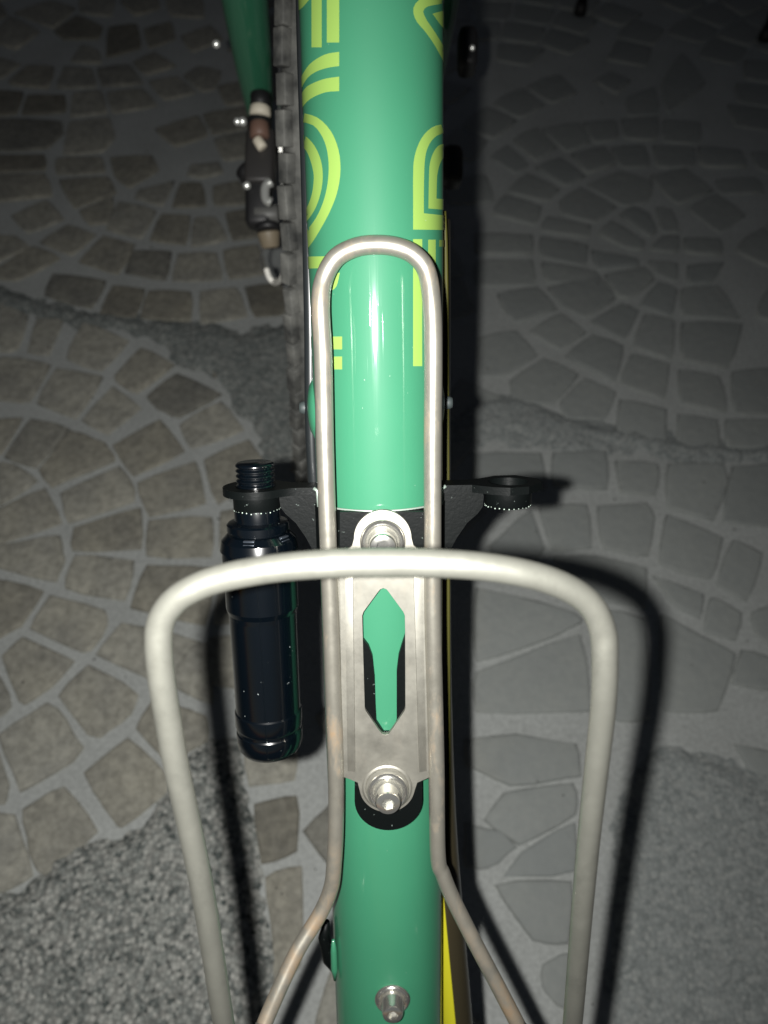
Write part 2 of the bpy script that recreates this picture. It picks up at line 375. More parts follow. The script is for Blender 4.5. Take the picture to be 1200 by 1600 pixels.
# occupancy raster for the stones that go on where the photograph stops
X0, X1, Y0, Y1, RS = -1.6, 1.7, -0.45, 3.2, 0.005
nx, ny = int((X1 - X0) / RS), int((Y1 - Y0) / RS)
occ = np.zeros((ny, nx), bool)
def inside_mask(poly, grow=0.0):
    xs = [p[0] for p in poly]; ys = [p[1] for p in poly]; mx, my = sum(xs) / len(xs), sum(ys) / len(ys)
    pp = []
    for x, y in poly:
        d = math.hypot(x - mx, y - my) or 1e-9; pp.append((x + (x - mx) / d * grow, y + (y - my) / d * grow))
    i0, i1 = max(0, int((min(p[0] for p in pp) - X0) / RS)), min(nx, int((max(p[0] for p in pp) - X0) / RS) + 2)
    j0, j1 = max(0, int((min(p[1] for p in pp) - Y0) / RS)), min(ny, int((max(p[1] for p in pp) - Y0) / RS) + 2)
    if i0 >= i1 or j0 >= j1: return None
    gx, gy = np.meshgrid(X0 + (np.arange(i0, i1) + .5) * RS, Y0 + (np.arange(j0, j1) + .5) * RS)
    m = np.zeros(gx.shape, bool)
    for a in range(len(pp)):
        xa, ya = pp[a]; xb, yb = pp[(a + 1) % len(pp)]
        if ya == yb: continue
        c = ((gy > ya) != (gy > yb)) & (gx < (xb - xa) * (gy - ya) / (yb - ya) + xa)
        m ^= c
    return (slice(j0, j1), slice(i0, i1)), m
for wp in world_polys:
    r = inside_mask(wp, .007)
    if r: occ[r[0]] |= r[1]
fill = []
rows = []
k = 0
yy = 3.3
while yy > -1.2:
    xx = -2.0 + (k % 2) * .31
    while xx < 2.2:
        rows.append((xx, yy)); xx += .62
    yy -= .31; k += 1
for fx, fy in reversed(rows):
    for ring in range(1, 7):
        r0 = ring * .066; r1 = r0 + .056
        cnt = max(5, int(2 * math.pi * (r0 + .028) / .070)); off = random.random()
        for q in range(cnt):
            a0 = (q + off) * 2 * math.pi / cnt; a1 = a0 + 2 * math.pi / cnt * .86
            pl = []
            for (rr, aa) in ((r0, a0), (r0, a1), (r1, a1), (r1, (a0 + a1) / 2), (r1, a0)):
                pl.append((fx + rr * math.cos(aa) + random.uniform(-.003, .003), fy + rr * math.sin(aa) + random.uniform(-.003, .003)))
            if not (X0 < pl[0][0] < X1 and Y0 < pl[0][1] < Y1): continue
            r = inside_mask(pl)
            if r is None or occ[r[0]][r[1]].any(): continue
            g = inside_mask(pl, .007); occ[g[0]] |= g[1]; fill.append(pl)
def stone_bm(bm, poly, seed):
    rnd = random.Random(seed); n = len(poly)
    mx = sum(p[0] for p in poly) / n; my = sum(p[1] for p in poly) / n
    pts = []
    for i in range(n):                       # rounded, slightly wandering outline
        a, b = poly[i], poly[(i + 1) % n]; z = poly[i - 1]
        for t, wgt in ((0, 1), (.33, 0), (.67, 0)):
            x = a[0] + (b[0] - a[0]) * t; y = a[1] + (b[1] - a[1]) * t
            if t == 0: x += ((z[0] + b[0]) / 2 - x) * .045; y += ((z[1] + b[1]) / 2 - y) * .045
            pts.append((x + rnd.uniform(-.0008, .0008), y + rnd.uniform(-.0008, .0008)))
    h = rnd.uniform(.0022, .0042); tx, ty = rnd.uniform(-.012, .012), rnd.uniform(-.012, .012)
    def ring(inset, z):
        out = []
        for x, y in pts:
            d = math.hypot(x - mx, y - my) or 1e-9; k = max(.2, (d - inset) / d)
            xx, yy = mx + (x - mx) * k, my + (y - my) * k
            out.append(bm.verts.new((xx, yy, z + (tx * (xx - mx) + ty * (yy - my) if z > .001 else 0))))
        return out
    rs = [ring(-.0018, -.003), ring(-.0015, h * .55), ring(-.0004, h * .92), ring(.002, h)]
    m = len(pts)
    for r0, r1 in zip(rs, rs[1:]):
        for i in range(m): bm.faces.new((r0[i], r0[(i + 1) % m], r1[(i + 1) % m], r1[i]))
    bm.faces.new(rs[-1])
gm = bmesh.new()
v = [gm.verts.new(q) for q in ((-9, -6, 0), (9, -6, 0), (9, 16, 0), (-9, 16, 0))]; gm.faces.new(v)
pav = bmobj('pavement', gm, MORTAR, smooth=False, kind='structure')
allp = [(p, True) for p in world_polys] + [(p, False) for p in fill]
def dist(p): q = p[0]; return math.hypot(q[0][0], q[0][1] - .4)
traced = allp[:len(world_polys)]; rest = sorted(allp[len(world_polys):], key=dist)
single = traced + rest[:300 - len(traced)]; many = rest[300 - len(traced):]
for i, (p, _) in enumerate(single):
    bm = bmesh.new(); stone_bm(bm, p, i); bmobj('paving_stone', bm, STONE, pav)
bm = bmesh.new()
for i, (p, _) in enumerate(many): stone_bm(bm, p, 1000 + i)
bmobj('paving_stones', bm, STONE, pav, kind='stuff')
# rough washed-out cement between the fans: grains in real relief
def patch(pxpoly, seed, hmax=.0062, m=None):
    wp = [(q.x, q.y) for q in (G(x, y) for x, y in pxpoly)]
    st = .0022
    xs = [p[0] for p in wp]; ys = [p[1] for p in wp]
    gx = np.arange(min(xs), max(xs), st); gy = np.arange(min(ys), max(ys), st)
    def edge(x, y):
        ins = False; dm = 9
        for a in range(len(wp)):
            xa, ya = wp[a]; xb, yb = wp[(a + 1) % len(wp)]
            if (ya > y) != (yb > y) and x < (xb - xa) * (y - ya) / (yb - ya) + xa: ins = not ins
            dx, dy = xb - xa, yb - ya; t = max(0, min(1, ((x - xa) * dx + (y - ya) * dy) / (dx * dx + dy * dy)))
            dm = min(dm, math.hypot(x - xa - t * dx, y - ya - t * dy))
        return dm if ins else -dm
    verts = []; idx = {}; faces = []
    for j, y in enumerate(gy):
        for i, x in enumerate(gx):
            e = edge(x, y) + .016 * noise.noise(Vector((x * 22, y * 22, seed))) + .006 * noise.noise(Vector((x * 90, y * 90, seed)))
            if e > -.004:
                gr = noise.voronoi(Vector((x * 210, y * 210, seed)))[0][0]
                z = hmax * max(-.4, min(1, e / .016)) + .0009 * (1 - gr) + .0012 * noise.noise(Vector((x * 60, y * 60, seed)))
                idx[i, j] = len(verts); verts.append((x, y, z))
    for (i, j), a in idx.items():
        b, c, d = idx.get((i + 1, j)), idx.get((i + 1, j + 1)), idx.get((i, j + 1))
        if b is not None and c is not None and d is not None: faces.append((a, b, c, d))
    me = bpy.data.meshes.new('rough_cement'); me.from_pydata(verts, [], faces)
    link('rough_cement', me, m or ROUGH, pav, kind='stuff')
patch([(-60,1410),(60,1372),(155,1310),(210,1280),(262,1230),(325,1165),(372,1150),(392,1230),(405,1330),(415,1420),(430,1560),(440,1680),(-80,1680)], 1)
patch([(222,498),(300,505),(380,520),(470,500),(470,690),(430,720),(385,660),(345,600),(270,555)], 2, .0046, ROUGHL)
patch([(690,640),(800,615),(880,650),(980,665),(1080,690),(1230,690),(1230,735),(1080,722),(960,702),(850,700),(760,690),(690,720)], 3, .0042, ROUGHR)
patch([(1045,1165),(1120,1195),(1230,1215),(1260,1700),(940,1700),(948,1500),(960,1380),(975,1200)], 4, .0048, ROUGHR)
patch([(-60,440),(30,455),(120,480),(225,500),(250,530),(140,512),(30,490),(-60,470)], 5, .0042, ROUGHL)
# loose grit lying about on the paving
bm = bmesh.new(); rg = random.Random(3)
for i in range(420):
    x, y = rg.uniform(-.75, .75), rg.uniform(-.05, 1.3); q = rg.choice((.0005, .0007, .0009, .0013))
    M = Matrix.Translation((x, y, .0042 + q)) @ Matrix.Rotation(rg.uniform(0, 3), 4, Vector((rg.random(), rg.random(), 1))) @ Matrix.Diagonal((q * rg.uniform(.8, 1.6), q, q * .7, 1))
    bmesh.ops.create_icosphere(bm, subdivisions=1, radius=1, matrix=M)
bmobj('grit', bm, mat('dark_grit', (.10, .10, .09), .8), pav, kind='stuff')
# ------------------------------------------------------------------ the bicycle
bike = thing('bicycle', 'green bicycle with lime lettering on its down tube, knobbly front tyre and fork behind', 'bicycle', G(600, 900) * 1.0)
def axis_uv(px, py, R):
    """where a pixel's ray meets the tube, as (angle from the crest, distance along)"""
    r = ray(px, py); o = CAM - TO
    ds, dn, du = r.dot(TS), r.dot(TN), r.dot(TU); os_, on, ou = o.dot(TS), o.dot(TN), o.dot(TU)
    a = ds * ds + dn * dn; b = 2 * (os_ * ds + on * dn); c = os_ * os_ + on * on - R * R
    D = b * b - 4 * a * c
    if D >= 0:
        t = (-b - math.sqrt(D)) / (2 * a)
        return math.atan2(os_ + t * ds, on + t * dn), ou + t * du
    t = -b / (2 * a); s, n = os_ + t * ds, on + t * dn
    ex = (math.hypot(s, n) - R) / R
    return math.atan2(s, n) + math.copysign(ex * 1.6, s), ou + t * du
def TC(ang, u, R): return TW(R * math.sin(ang), u, R * math.cos(ang))
bm = bmesh.new()
U0, U1 = -.36, .33
seg = 128; rings = []
for u in np.linspace(U0, U1, 24): rings.append([bm.verts.new(TC(2 * math.pi * k / seg, u, TR)) for k in range(seg)])
for r0, r1 in zip(rings, rings[1:]):
    for k in range(seg): bm.faces.new((r0[k], r0[(k + 1) % seg], r1[(k + 1) % seg], r1[k]))
bm.faces.new(rings[0]); bm.faces.new(rings[-1])
tube = bmobj('down_tube', bm, GREEN, bike)
def resample(pl, n):
    pl = [Vector(p) for p in pl]
    sm = []
    for i in range(len(pl) - 1): sm.append((pl[i + 1] - pl[i]).length)
    L = sum(sm); out = []
    for k in range(n):
        d = L * k / (n - 1); i = 0
        while i < len(sm) - 1 and d > sm[i]: d -= sm[i]; i += 1
        out.append(pl[i].lerp(pl[i + 1], d / sm[i] if sm[i] else 0))
    return out
def strip(bm, e1, e2, smooth=True, n=28, m=6):
    if smooth and len(e1) > 2: e1 = [tuple(v) for v in cr([Vector((*p, 0)).xy.to_3d() for p in e1], 6)]; e1 = [p[:2] for p in e1]
    if smooth and len(e2) > 2: e2 = [tuple(v) for v in cr([Vector((*p, 0)).xy.to_3d() for p in e2], 6)]; e2 = [p[:2] for p in e2]
    a = resample([(300 + x / 2.4, y / 2.4) for x, y in e1], n); b = resample([(300 + x / 2.4, y / 2.4) for x, y in e2], n)
    g = []
    for p, q in zip(a, b):
        row = []
        for k in range(m + 1):
            w = p.lerp(q, k / m); an, u = axis_uv(w.x, w.y, TR); row.append(bm.verts.new(TC(an, u, TR + .00016)))
        g.append(row)
    for r0, r1 in zip(g, g[1:]):
        for k in range(m): bm.faces.new((r0[k], r0[k + 1], r1[k + 1], r1[k]))
def letter(*strips, name='letter'):
    bm = bmesh.new()
    for s in strips: strip(bm, s[0], s[1], *(s[2:]))
    bmesh.ops.remove_doubles(bm, verts=bm.verts[:], dist=1e-5)
    bmobj(name, bm, LIME, tube)
def rect(x0, y0, x1, y1): return ([(x0, y0), (x0, y1)], [(x1, y0), (x1, y1)], False)
# left flank
letter(rect(450, -60, 488, 178), rect(507, -60, 553, 160), ([(380, 50), (412, 32), (445, -5)], [(380, 0), (405, -10), (425, -30)]))
letter(([(553, 195), (500, 205), (450, 235), (422, 270), (395, 320)], [(553, 248), (505, 256), (462, 272), (428, 302), (398, 365)]),
       ([(553, 288), (500, 296), (452, 314), (425, 333), (395, 380)], [(553, 342), (505, 346), (462, 362), (430, 385), (398, 430)]))
letter(([(400, 425), (432, 427), (478, 445), (522, 492), (550, 560), (558, 640), (546, 720), (520, 790), (482, 862), (445, 920), (405, 965)],
        [(400, 460), (430, 461), (465, 477), (498, 530), (513, 600), (511, 680), (496, 750), (472, 808), (442, 852), (405, 890)]),
       ([(405, 500), (432, 514), (462, 548), (485, 602), (492, 660), (485, 720), (466, 778), (440, 820), (412, 850)],
        [(405, 545), (430, 565), (448, 608), (458, 655), (457, 690), (452, 725), (443, 755), (432, 778), (412, 800)]))
letter(([(400, 963), (560, 960)], [(400, 1008), (520, 1005)], False), ([(556, 1022), (540, 1078), (500, 1100)], [(530, 1030), (520, 1055), (495, 1075)]))
letter(rect(420, 1262, 564, 1310), rect(420, 1337, 564, 1385))
# right flank
letter(([(985, -60), (900, -22), (862, -8), (836, 15), (828, 42), (840, 80), (872, 118), (905, 165), (935, 218), (985, 300)],
        [(985, 0), (935, 14), (885, 24), (868, 36), (866, 48), (878, 75), (895, 100), (912, 125), (937, 165), (985, 235)]),
       ([(985, 30), (935, 42), (900, 52)], [(985, 140), (940, 105), (903, 56)]))
letter(([(985, 462), (935, 467), (900, 477), (868, 506), (845, 548), (831, 600), (828, 660), (828, 760), (828, 861)],
        [(985, 500), (935, 503), (912, 512), (890, 538), (877, 570), (871, 610), (869, 660), (868, 730), (868, 800)]),
       ([(828, 861), (985, 863)], [(868, 800), (985, 812)], False),
       ([(985, 535), (935, 541), (915, 554), (900, 580), (890, 615), (887, 660), (885, 782)],
        [(985, 590), (945, 592), (935, 600), (926, 620), (920, 645), (917, 670), (915, 745)]),
       ([(885, 782), (985, 790)], [(915, 745), (985, 750)], False))
letter(rect(828, 897, 862, 1373), rect(884, 899, 912, 1050), rect(925, 900, 985, 925))
# shift boss: the green lobes that show either side of the tube, with grey stops
for sg, (bx, by) in ((-1, (484, 636)), (1, (702, 632))):
    bm = bmesh.new(); c = TW(-.0165 if sg < 0 else .0150, TF(592, by, -.004)[1], -.006)
    lathe(bm, c, TS * sg, [(.0125, -.004), (.0122, .001), (.0110, .004), (.0080, .0056), (.0045, .0064), (0, .0066)], 40)
    b_ = bmobj('cable_boss', bm, GREEN, bike)
    bm = bmesh.new(); lathe(bm, c + TS * sg * .0058, TS * sg, [(.0020, 0), (.0022, .0018), (.0020, .0026), (.0017, .0034), (0, .0036)], 20)
    bmobj('cable_stop', bm, STOP, b_)
# gear cable housing tucked along the left of the tube
bm = bmesh.new()
sweep(bm, cr([TP(474, -200, .000), TP(473, 0, -.003), TP(481, 300, -.004), TP(485, 500, -.004), TP(490, 745, -.006), TP(520, 1000, -.012), TP(548, 1400, -.016)], 8), .0021, 12)
bmobj('cable_housing', bm, CABLE, bike)
# yellow-banded lower tube on the right, mostly hidden by the down tube
bm = bmesh.new()
yl = [TP(669, 345, -.016), TP(671, 700, -.017), TP(675, 1050, -.018), TP(684, 1280, -.018), TP(698, 1450, -.018), TP(712, 1600, -.018), TP(724, 1750, -.018)]
sweep(bm, cr(yl, 6), .0072, 40)
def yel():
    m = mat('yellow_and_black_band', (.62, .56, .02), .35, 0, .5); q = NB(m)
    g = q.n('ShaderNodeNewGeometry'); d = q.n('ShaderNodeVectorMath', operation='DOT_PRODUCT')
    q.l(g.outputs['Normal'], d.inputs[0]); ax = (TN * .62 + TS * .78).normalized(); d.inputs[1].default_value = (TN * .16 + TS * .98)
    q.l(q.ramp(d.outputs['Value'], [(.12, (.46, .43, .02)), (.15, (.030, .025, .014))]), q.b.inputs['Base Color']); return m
bmobj('lower_tube', bm, yel(), bike)
bm = bmesh.new(); sweep(bm, cr([TP(694, 330, -.006), TP(697, 420, -.007), TP(699, 700, -.008), TP(700.5, 1000, -.009), TP(701, 1250, -.010), TP(700, 1400, -.012)], 6), .0007, 10); bmobj('yellow_line', bm, mat('shaded_yellow', (.040, .038, .006), .6, 0, 0, 0, .2), bike)  # added thin yellow line; the tube's shade is put into its olive colour
# lower bolt on the tube
def bolt(px, py, n, parent, k=1.0, name='bolt'):
    c = TP(px, py, n); bm = bmesh.new()
    lathe(bm, c, TN, [(.0066 * k, 0), (.0068 * k, .0006), (.0064 * k, .0013), (.0058 * k, .0016), (.0052 * k, .0014), (.0047 * k, .0006), (.0044 * k, .0005)], 44)
    o = bmobj('washer', bm, CHROME, parent, sharp=R_(40))
    bm = bmesh.new()
    lathe(bm, c, TN, [(.0044 * k, .0002), (.0043 * k, .0024), (.0041 * k, .0028), (.0041 * k, .0060), (.0037 * k, .0069), (.0026 * k, .0072)], 40)
    a = TS; b = TU; hex_ = [c + TN * .0072 + (a * math.cos(R_(60 * i + 15)) + b * math.sin(R_(60 * i + 15))) * .0021 * k for i in range(6)]
    # socket: ring face from the rim down to a hexagonal well
    rim = [v for v in bm.verts if abs((v.co - c).dot(TN) - .0072) < 1e-5]
    rim.sort(key=lambda v: math.atan2((v.co - c).dot(b), (v.co - c).dot(a)))
    top = [bm.verts.new(p) for p in hex_]; low = [bm.verts.new(p - TN * .0022) for p in hex_]
    for i in range(6): bm.faces.new((top[i], top[(i + 1) % 6], low[(i + 1) % 6], low[i]))
    bm.faces.new(low)
    n_ = len(rim)
    for i in range(n_):
        p, q2 = rim[i], rim[(i + 1) % n_]
        f = lambda v: min(range(6), key=lambda j: (top[j].co - v.co).length)
        j, j2 = f(p), f(q2)
        if j == j2: bm.faces.new((p, q2, top[j]))
        else: bm.faces.new((p, q2, top[j2], top[j]))
    h = bmobj('bolt_head', bm, CHROME, parent, sharp=R_(35))
    return o, h
bb = part('tube_bolt', bike); bolt(613, 1560, TR, bb, .92)
# black cable guide with a green boss, low on the left of the tube
bm = bmesh.new(); c = TP(512, 1485, .004)
sweep(bm, [c + TU * .013, c + TU * .006 - TS * .0012, c - TU * .004 + TS * .0005, c - TU * .012 + TS * .004], [.0012, .0022, .0025, .0010], 14); bmobj('cable_guide', bm, BLACKM, bike)
bm = bmesh.new(); c = TP(522, 1500, .009); sweep(bm, [c + TU * .009, c + TU * .004, c - TU * .004, c - TU * .009], [.0005, .0012, .0013, .0005], 14); bmobj('cable_boss', bm, GREEN, bike)
# --- front wheel (its plane runs through the lens): axle, tyre, knobs, rim, spokes, hub
WR = .300
AX = P(532, 232, .610)
wn = (cx + cf * .0567).normalized()
wf = wn.cross(Vector((0, 0, 1))).normalized()
if wf.y < 0: wf = -wf
wu = wf.cross(wn).normalized()
if wu.z < 0: wu = -wu
def WP(r, a, x): return AX + (wf * -math.cos(a) + wu * math.sin(a)) * r + wn * x
GR = AX.z
wheel = part('front_wheel', bike)
tw = .0255                                   # half tyre width
bm = bmesh.new()
prof = [(-.012, -.036), (-.020, -.030), (-.0255, -.020), (-.0262, -.010), (-.0225, -.0025), (-.013, -.0008), (0, .0004), (.013, -.0008), (.021, -.004), (.0245, -.011), (.0245, -.020), (.020, -.030), (.012, -.036)]
NS = 144; rr = []
for k in range(NS):
    a = 2 * math.pi * k / NS; rr.append([bm.verts.new(WP(GR - .006 + dr, a, x)) for x, dr in prof])
for k in range(NS):
    r0, r1 = rr[k], rr[(k + 1) % NS]
    for i in range(len(prof) - 1): bm.faces.new((r0[i], r0[i + 1], r1[i + 1], r1[i]))
bmobj('tyre', bm, TYRE, wheel)
def knob_bm(bm, a, x, r, lx, la, lh, tilt, skew=0):
    c = WP(r, a, x); rad = (c - WP(0, a, x)).normalized(); tan = wn.cross(rad)
    rad2 = (rad * math.cos(tilt) + wn * math.sin(tilt)).normalized(); ax = rad2.cross(tan).normalized()
    tan2 = (tan + ax * skew).normalized(); ax2 = rad2.cross(tan2).normalized()
    box(bm, c, ax2, tan2, rad2, lx, la, lh, .0006)
NK = 116
for k in range(NK):
    a = 2 * math.pi * (k + .5 * 0) / NK + random.uniform(-.004, .004)
    big = k % 2
    bm = bmesh.new(); knob_bm(bm, a, -.0245 - .0008 * big, GR - .0085, 0.0060, .0150 if big else .0128, .0060, -.75, random.uniform(-.1, .1))
    bmobj('tyre_knob', bm, TYRE, wheel)
bm = bmesh.new()
for k in range(NK):
    a = 2 * math.pi * k / NK
    knob_bm(bm, a, .0236, GR - .0085, .0065, .011, .0075, .75)
    for x, t, da in ((-.0125, -.2, .5), (.0125, .2, .5), (0, 0, 0)):
        knob_bm(bm, a + da * 2 * math.pi / NK, x, GR - .0035, .0085, .0095, .006, t, .25 * (1 if x > 0 else -1))
bmobj('tread', bm, TYRE, wheel, kind='stuff')
bm = bmesh.new(); rr = []
rp = [(-.013, GR - .036), (-.0135, GR - .050), (-.008, GR - .058), (.008, GR - .058), (.0135, GR - .050), (.013, GR - .036)]
for k in range(96):
    a = 2 * math.pi * k / 96; rr.append([bm.verts.new(WP(r, a, x)) for x, r in rp])
for k in range(96):
    for i in range(len(rp)): bm.faces.new((rr[k][i], rr[k][(i + 1) % 6], rr[(k + 1) % 96][(i + 1) % 6], rr[(k + 1) % 96][i]))
bmobj('rim', bm, DARK, wheel)
bm = bmesh.new(); lathe(bm, AX - wn * .050, wn, [(0, 0), (.006, 0), (.006, .016), (.020, .017), (.020, .020), (.011, .022), (.011, .078), (.020, .080), (.020, .083), (.006, .084), (.006, .10), (0, .10)], 32)
bmobj('hub', bm, DARK, wheel, sharp=R_(40))
for k in range(32):
    a = 2 * math.pi * k / 32; sx = -.031 if k % 2 else .031
    bm = bmesh.new(); sweep(bm, [WP(.019, a + (.9 if k % 4 < 2 else -.9), sx), WP(GR - .055, a, sx * .1)], .0010, 6); bmobj('spoke', bm, CHROME, wheel)
bm = bmesh.new()                              # brake disc on the left
n_ = 72; lo = []
for k in range(n_):
    a = 2 * math.pi * k / n_; w_ = .0012 * math.sin(9 * a)
    lo.append([bm.verts.new(WP(r + (w_ if r > .075 else 0), a, x)) for x, r in ((-.041, .066), (-.041, .080), (-.0428, .080), (-.0428, .066))])
for k in range(n_):
    for i in range(4): bm.faces.new((lo[k][i], lo[k][(i + 1) % 4], lo[(k + 1) % n_][(i + 1) % 4], lo[(k + 1) % n_][i]))
bmobj('brake_disc', bm, CHROME, wheel, smooth=False)
# --- fork
HT = TW(0, .36, .0)                          # lower end of the head tube, above the picture
crown = AX + wu * .405 + wf * -.125
for sg in (-1, 1):
    bm = bmesh.new()
    d0 = AX + wn * sg * .062
    top = crown + wn * sg * .058
    dirv = (top - d0)
    pts = []; rad = []
    for t, rr_ in ((-.02, .0065), (.03, .0085), (.08, .0105), (.2, .0135), (.4, .0160), (.7, .0175), (1, .018)):
        pts.append(d0 + dirv * t + wf * (.016 * (1 - t) ** 3)); rad.append(rr_)
    sp = cr(pts, 6); ra = []
    for i in range(len(rad) - 1): ra += [rad[i] + (rad[i + 1] - rad[i]) * j / 6 for j in range(6)]
    sweep(bm, sp, ra + [rad[-1]], 28)
    leg = bmobj('fork_leg', bm, GREEN, bike)
    bm = bmesh.new(); box(bm, d0 - wf * .002, wn, wf, wu, .006, .022, .030, .001); bmobj('dropout', bm, GREEN, leg)
bm = bmesh.new(); sweep(bm, [crown - wn * .066 + wu * .002, crown + wn * .066 + wu * .002], .019, 24); bmobj('fork_crown', bm, GREEN, bike)
stv = (crown - AX + wf * 0.0).normalized(); bm = bmesh.new(); sweep(bm, [crown + stv * .02, crown + stv * .19], .024, 36); bmobj('head_tube', bm, GREEN, bike)
bm = bmesh.new(); sweep(bm, [TW(0, U1, 0), crown + stv * .07], TR, 48); bmobj('tube_joint', bm, GREEN, bike)
# bottom bracket shell below the picture
bm = bmesh.new(); bc = TW(0, U0 - .012, -.004); lathe(bm, bc - TS * .036, TS, [(0, 0), (.019, 0), (.022, .001), (.022, .071), (.019, .072), (0, .072)], 48); bmobj('bottom_bracket', bm, GREEN, bike, sharp=R_(40))
# --- left disc caliper, seen blurred beside the tyre
cal = part('brake_caliper', bike)
def cyl(name, a, b, r, m, r2=None, seg=24):
    bm = bmesh.new(); ax = (b - a); L = ax.length
    lathe(bm, a, ax, [(0, 0), (r * .85, 0), (r, r * .15), (r2 or r, L - (r2 or r) * .15), ((r2 or r) * .85, L), (0, L)], seg)
    return bmobj(name, bm, m, cal, sharp=R_(50))
zc = .53
cyl('barrel', P(407, 146, zc), P(407, 168, zc), .0070, DARK)
cyl('seal_ring', P(407, 167, zc), P(406, 183, zc), .0072, CREAM)
cyl('caliper_arm', P(406, 182, zc), P(405, 208, zc + .003), .0082, DARK)
cyl('return_spring_cap', P(405, 192, zc - .006), P(406, 216, zc - .006), .0066, BROWN)
cyl('pinch_bolt', P(401, 217, zc - .008), P(411, 232, zc - .008), .0035, CREAM)
bm = bmesh.new(); box(bm, P(408, 250, zc + .004), cx, (cd * .98 - cf * .2).normalized(), cf, .020, .042, .020, .003); bmobj('caliper_body', bm, mat('dark_cast_metal', (.035, .033, .032), .5), cal)
cyl('lever_pivot', P(381, 262, zc + .004), P(392, 276, zc + .004), .0075, DARK)
bm = bmesh.new(); box(bm, P(405, 305, zc + .002), cx, cd, cf, .018, .046, .016, .004); bmobj('caliper_cover', bm, DARK, cal)
bm = bmesh.new(); sweep(bm, cr([P(424, 284, zc - .030), P(416, 290, zc - .030), P(414, 301, zc - .030), P(416, 312, zc - .030), P(424, 317, zc - .030)], 6), .0030, 14); bmobj('adjuster_clip', bm, SILVER, cal)
cyl('mounting_foot', P(398, 335, zc), P(436, 335, zc), .0065, mat('grey_cast_metal', (.10, .10, .095), .5))
cyl('cable_barrel', P(418, 350, zc), P(419, 362, zc), .0085, DARK)
cyl('adjuster_knob', P(419, 361, zc), P(423, 388, zc + .003), .0080, mat('tan_plastic', (.20, .165, .115), .5), .0062)
for (x, y, r, zz) in ((371, 190, .0024, .515), (379, 190, .0028, .515), (386, 290, .0026, .525), (338, 69, .0024, .48), (738, 75, .0017, .47)):
    cyl('bolt', P(x, y, zz), P(x, y, zz - .006), r, SILVER, seg=16)
bm = bmesh.new(); sweep(bm, cr([P(413, 384, zc), P(407, 402, zc), P(411, 420, zc), P(424, 438, zc), P(434, 436, zc - .01)], 8), .0008, 8); bmobj('inner_cable', bm, CHROME, cal)
bm = bmesh.new(); sweep(bm, cr([P(416, 420, zc - .004), P(421, 434, zc - .004), P(430, 442, zc - .006), P(439, 436, zc - .03), P(448, 417, zc - .06), P(455, 409, zc - .09)], 8), .0020, 12); bmobj('cable_tie', bm, WHITE, cal)
# dark right-hand brake mount in the tube's shadow
bm = bmesh.new(); box(bm, P(706, 262, .52), cx, cd, cf, .014, .026, .02, .005); bmobj('brake_mount', bm, DARK, bike)
bm = bmesh.new(); box(bm, P(730, 82, .50), cx, cd, cf, .012, .026, .02, .004); bmobj('brake_mount', bm, DARK, bike)
# ------------------------------------------------------------------ two-armed bracket under the cage plate
brk = thing('accessory_bracket', 'black steel two-armed bracket clamped under the cage plate, one threaded ring each side', 'bracket', TW(0, -.09, TR))
# long flat strip with its own opening
nb0, nb1 = TR + .0002, TR + .0022
def S(px, py, n): return TF(px, py, n)
b1 = nb1
cC = S(607, 1251, b1); rr_ = (S(660, 1251, b1)[0] - S(554, 1251, b1)[0]) / 2
outer = [S(531, 800, b1)] + [S(x, y, b1) for x, y in ((531, 868), (556, 885))] + [(cC[0] - rr_, cC[1])] + arc(cC, rr_, 180, 360, 24)[1:] + [S(655, 885, b1), S(662, 868, b1), S(662, 800, b1)]
hole = [S(x, y, b1) for x, y in ((599, 905), (566, 945), (563, 985), (568, 1000), (576, 1010), (582, 1026), (585, 1055), (586.5, 1100), (588, 1128), (600, 1146), (614, 1146), (620, 1128), (620, 1100), (620, 1050), (623, 1025), (628, 1008), (634, 990), (636, 945))]
bm = bmesh.new(); plate(bm, outer, [hole], nb0, nb1); bmobj('centre_strip', bm, BLACKM, brk, smooth=False)
# saddle hugging the tube
bm = bmesh.new(); u0 = S(598, 797, TR)[1]; u1 = S(598, 872, TR)[1]
g = []
for R2 in (TR + .0001, TR + .0020):
    g.append([[bm.verts.new(TC(a, u, R2)) for u in (u0, u1)] for a in np.linspace(R_(-82), R_(82), 60)])
for k in range(59):
    for L, fl_ in ((0, 1), (1, 0)): bm.faces.new((g[L][k][0], g[L][k + 1][0], g[L][k + 1][1], g[L][k][1]))
    bm.faces.new((g[0][k][0], g[0][k + 1][0], g[1][k + 1][0], g[1][k][0])); bm.faces.new((g[0][k][1], g[0][k + 1][1], g[1][k + 1][1], g[1][k][1]))
for k in (0, 59): bm.faces.new((g[0][k][0], g[0][k][1], g[1][k][1], g[1][k][0]))
bmobj('saddle', bm, BLACKM, brk, sharp=R_(30))
# bright worn rim along the saddle's top edge
bm = bmesh.new(); sweep(bm, [TC(a, u0 + .0001, TR + .0017) for a in np.linspace(R_(-48), R_(48), 30)], .00035, 6); bmobj('worn_edge', bm, WORN, brk)
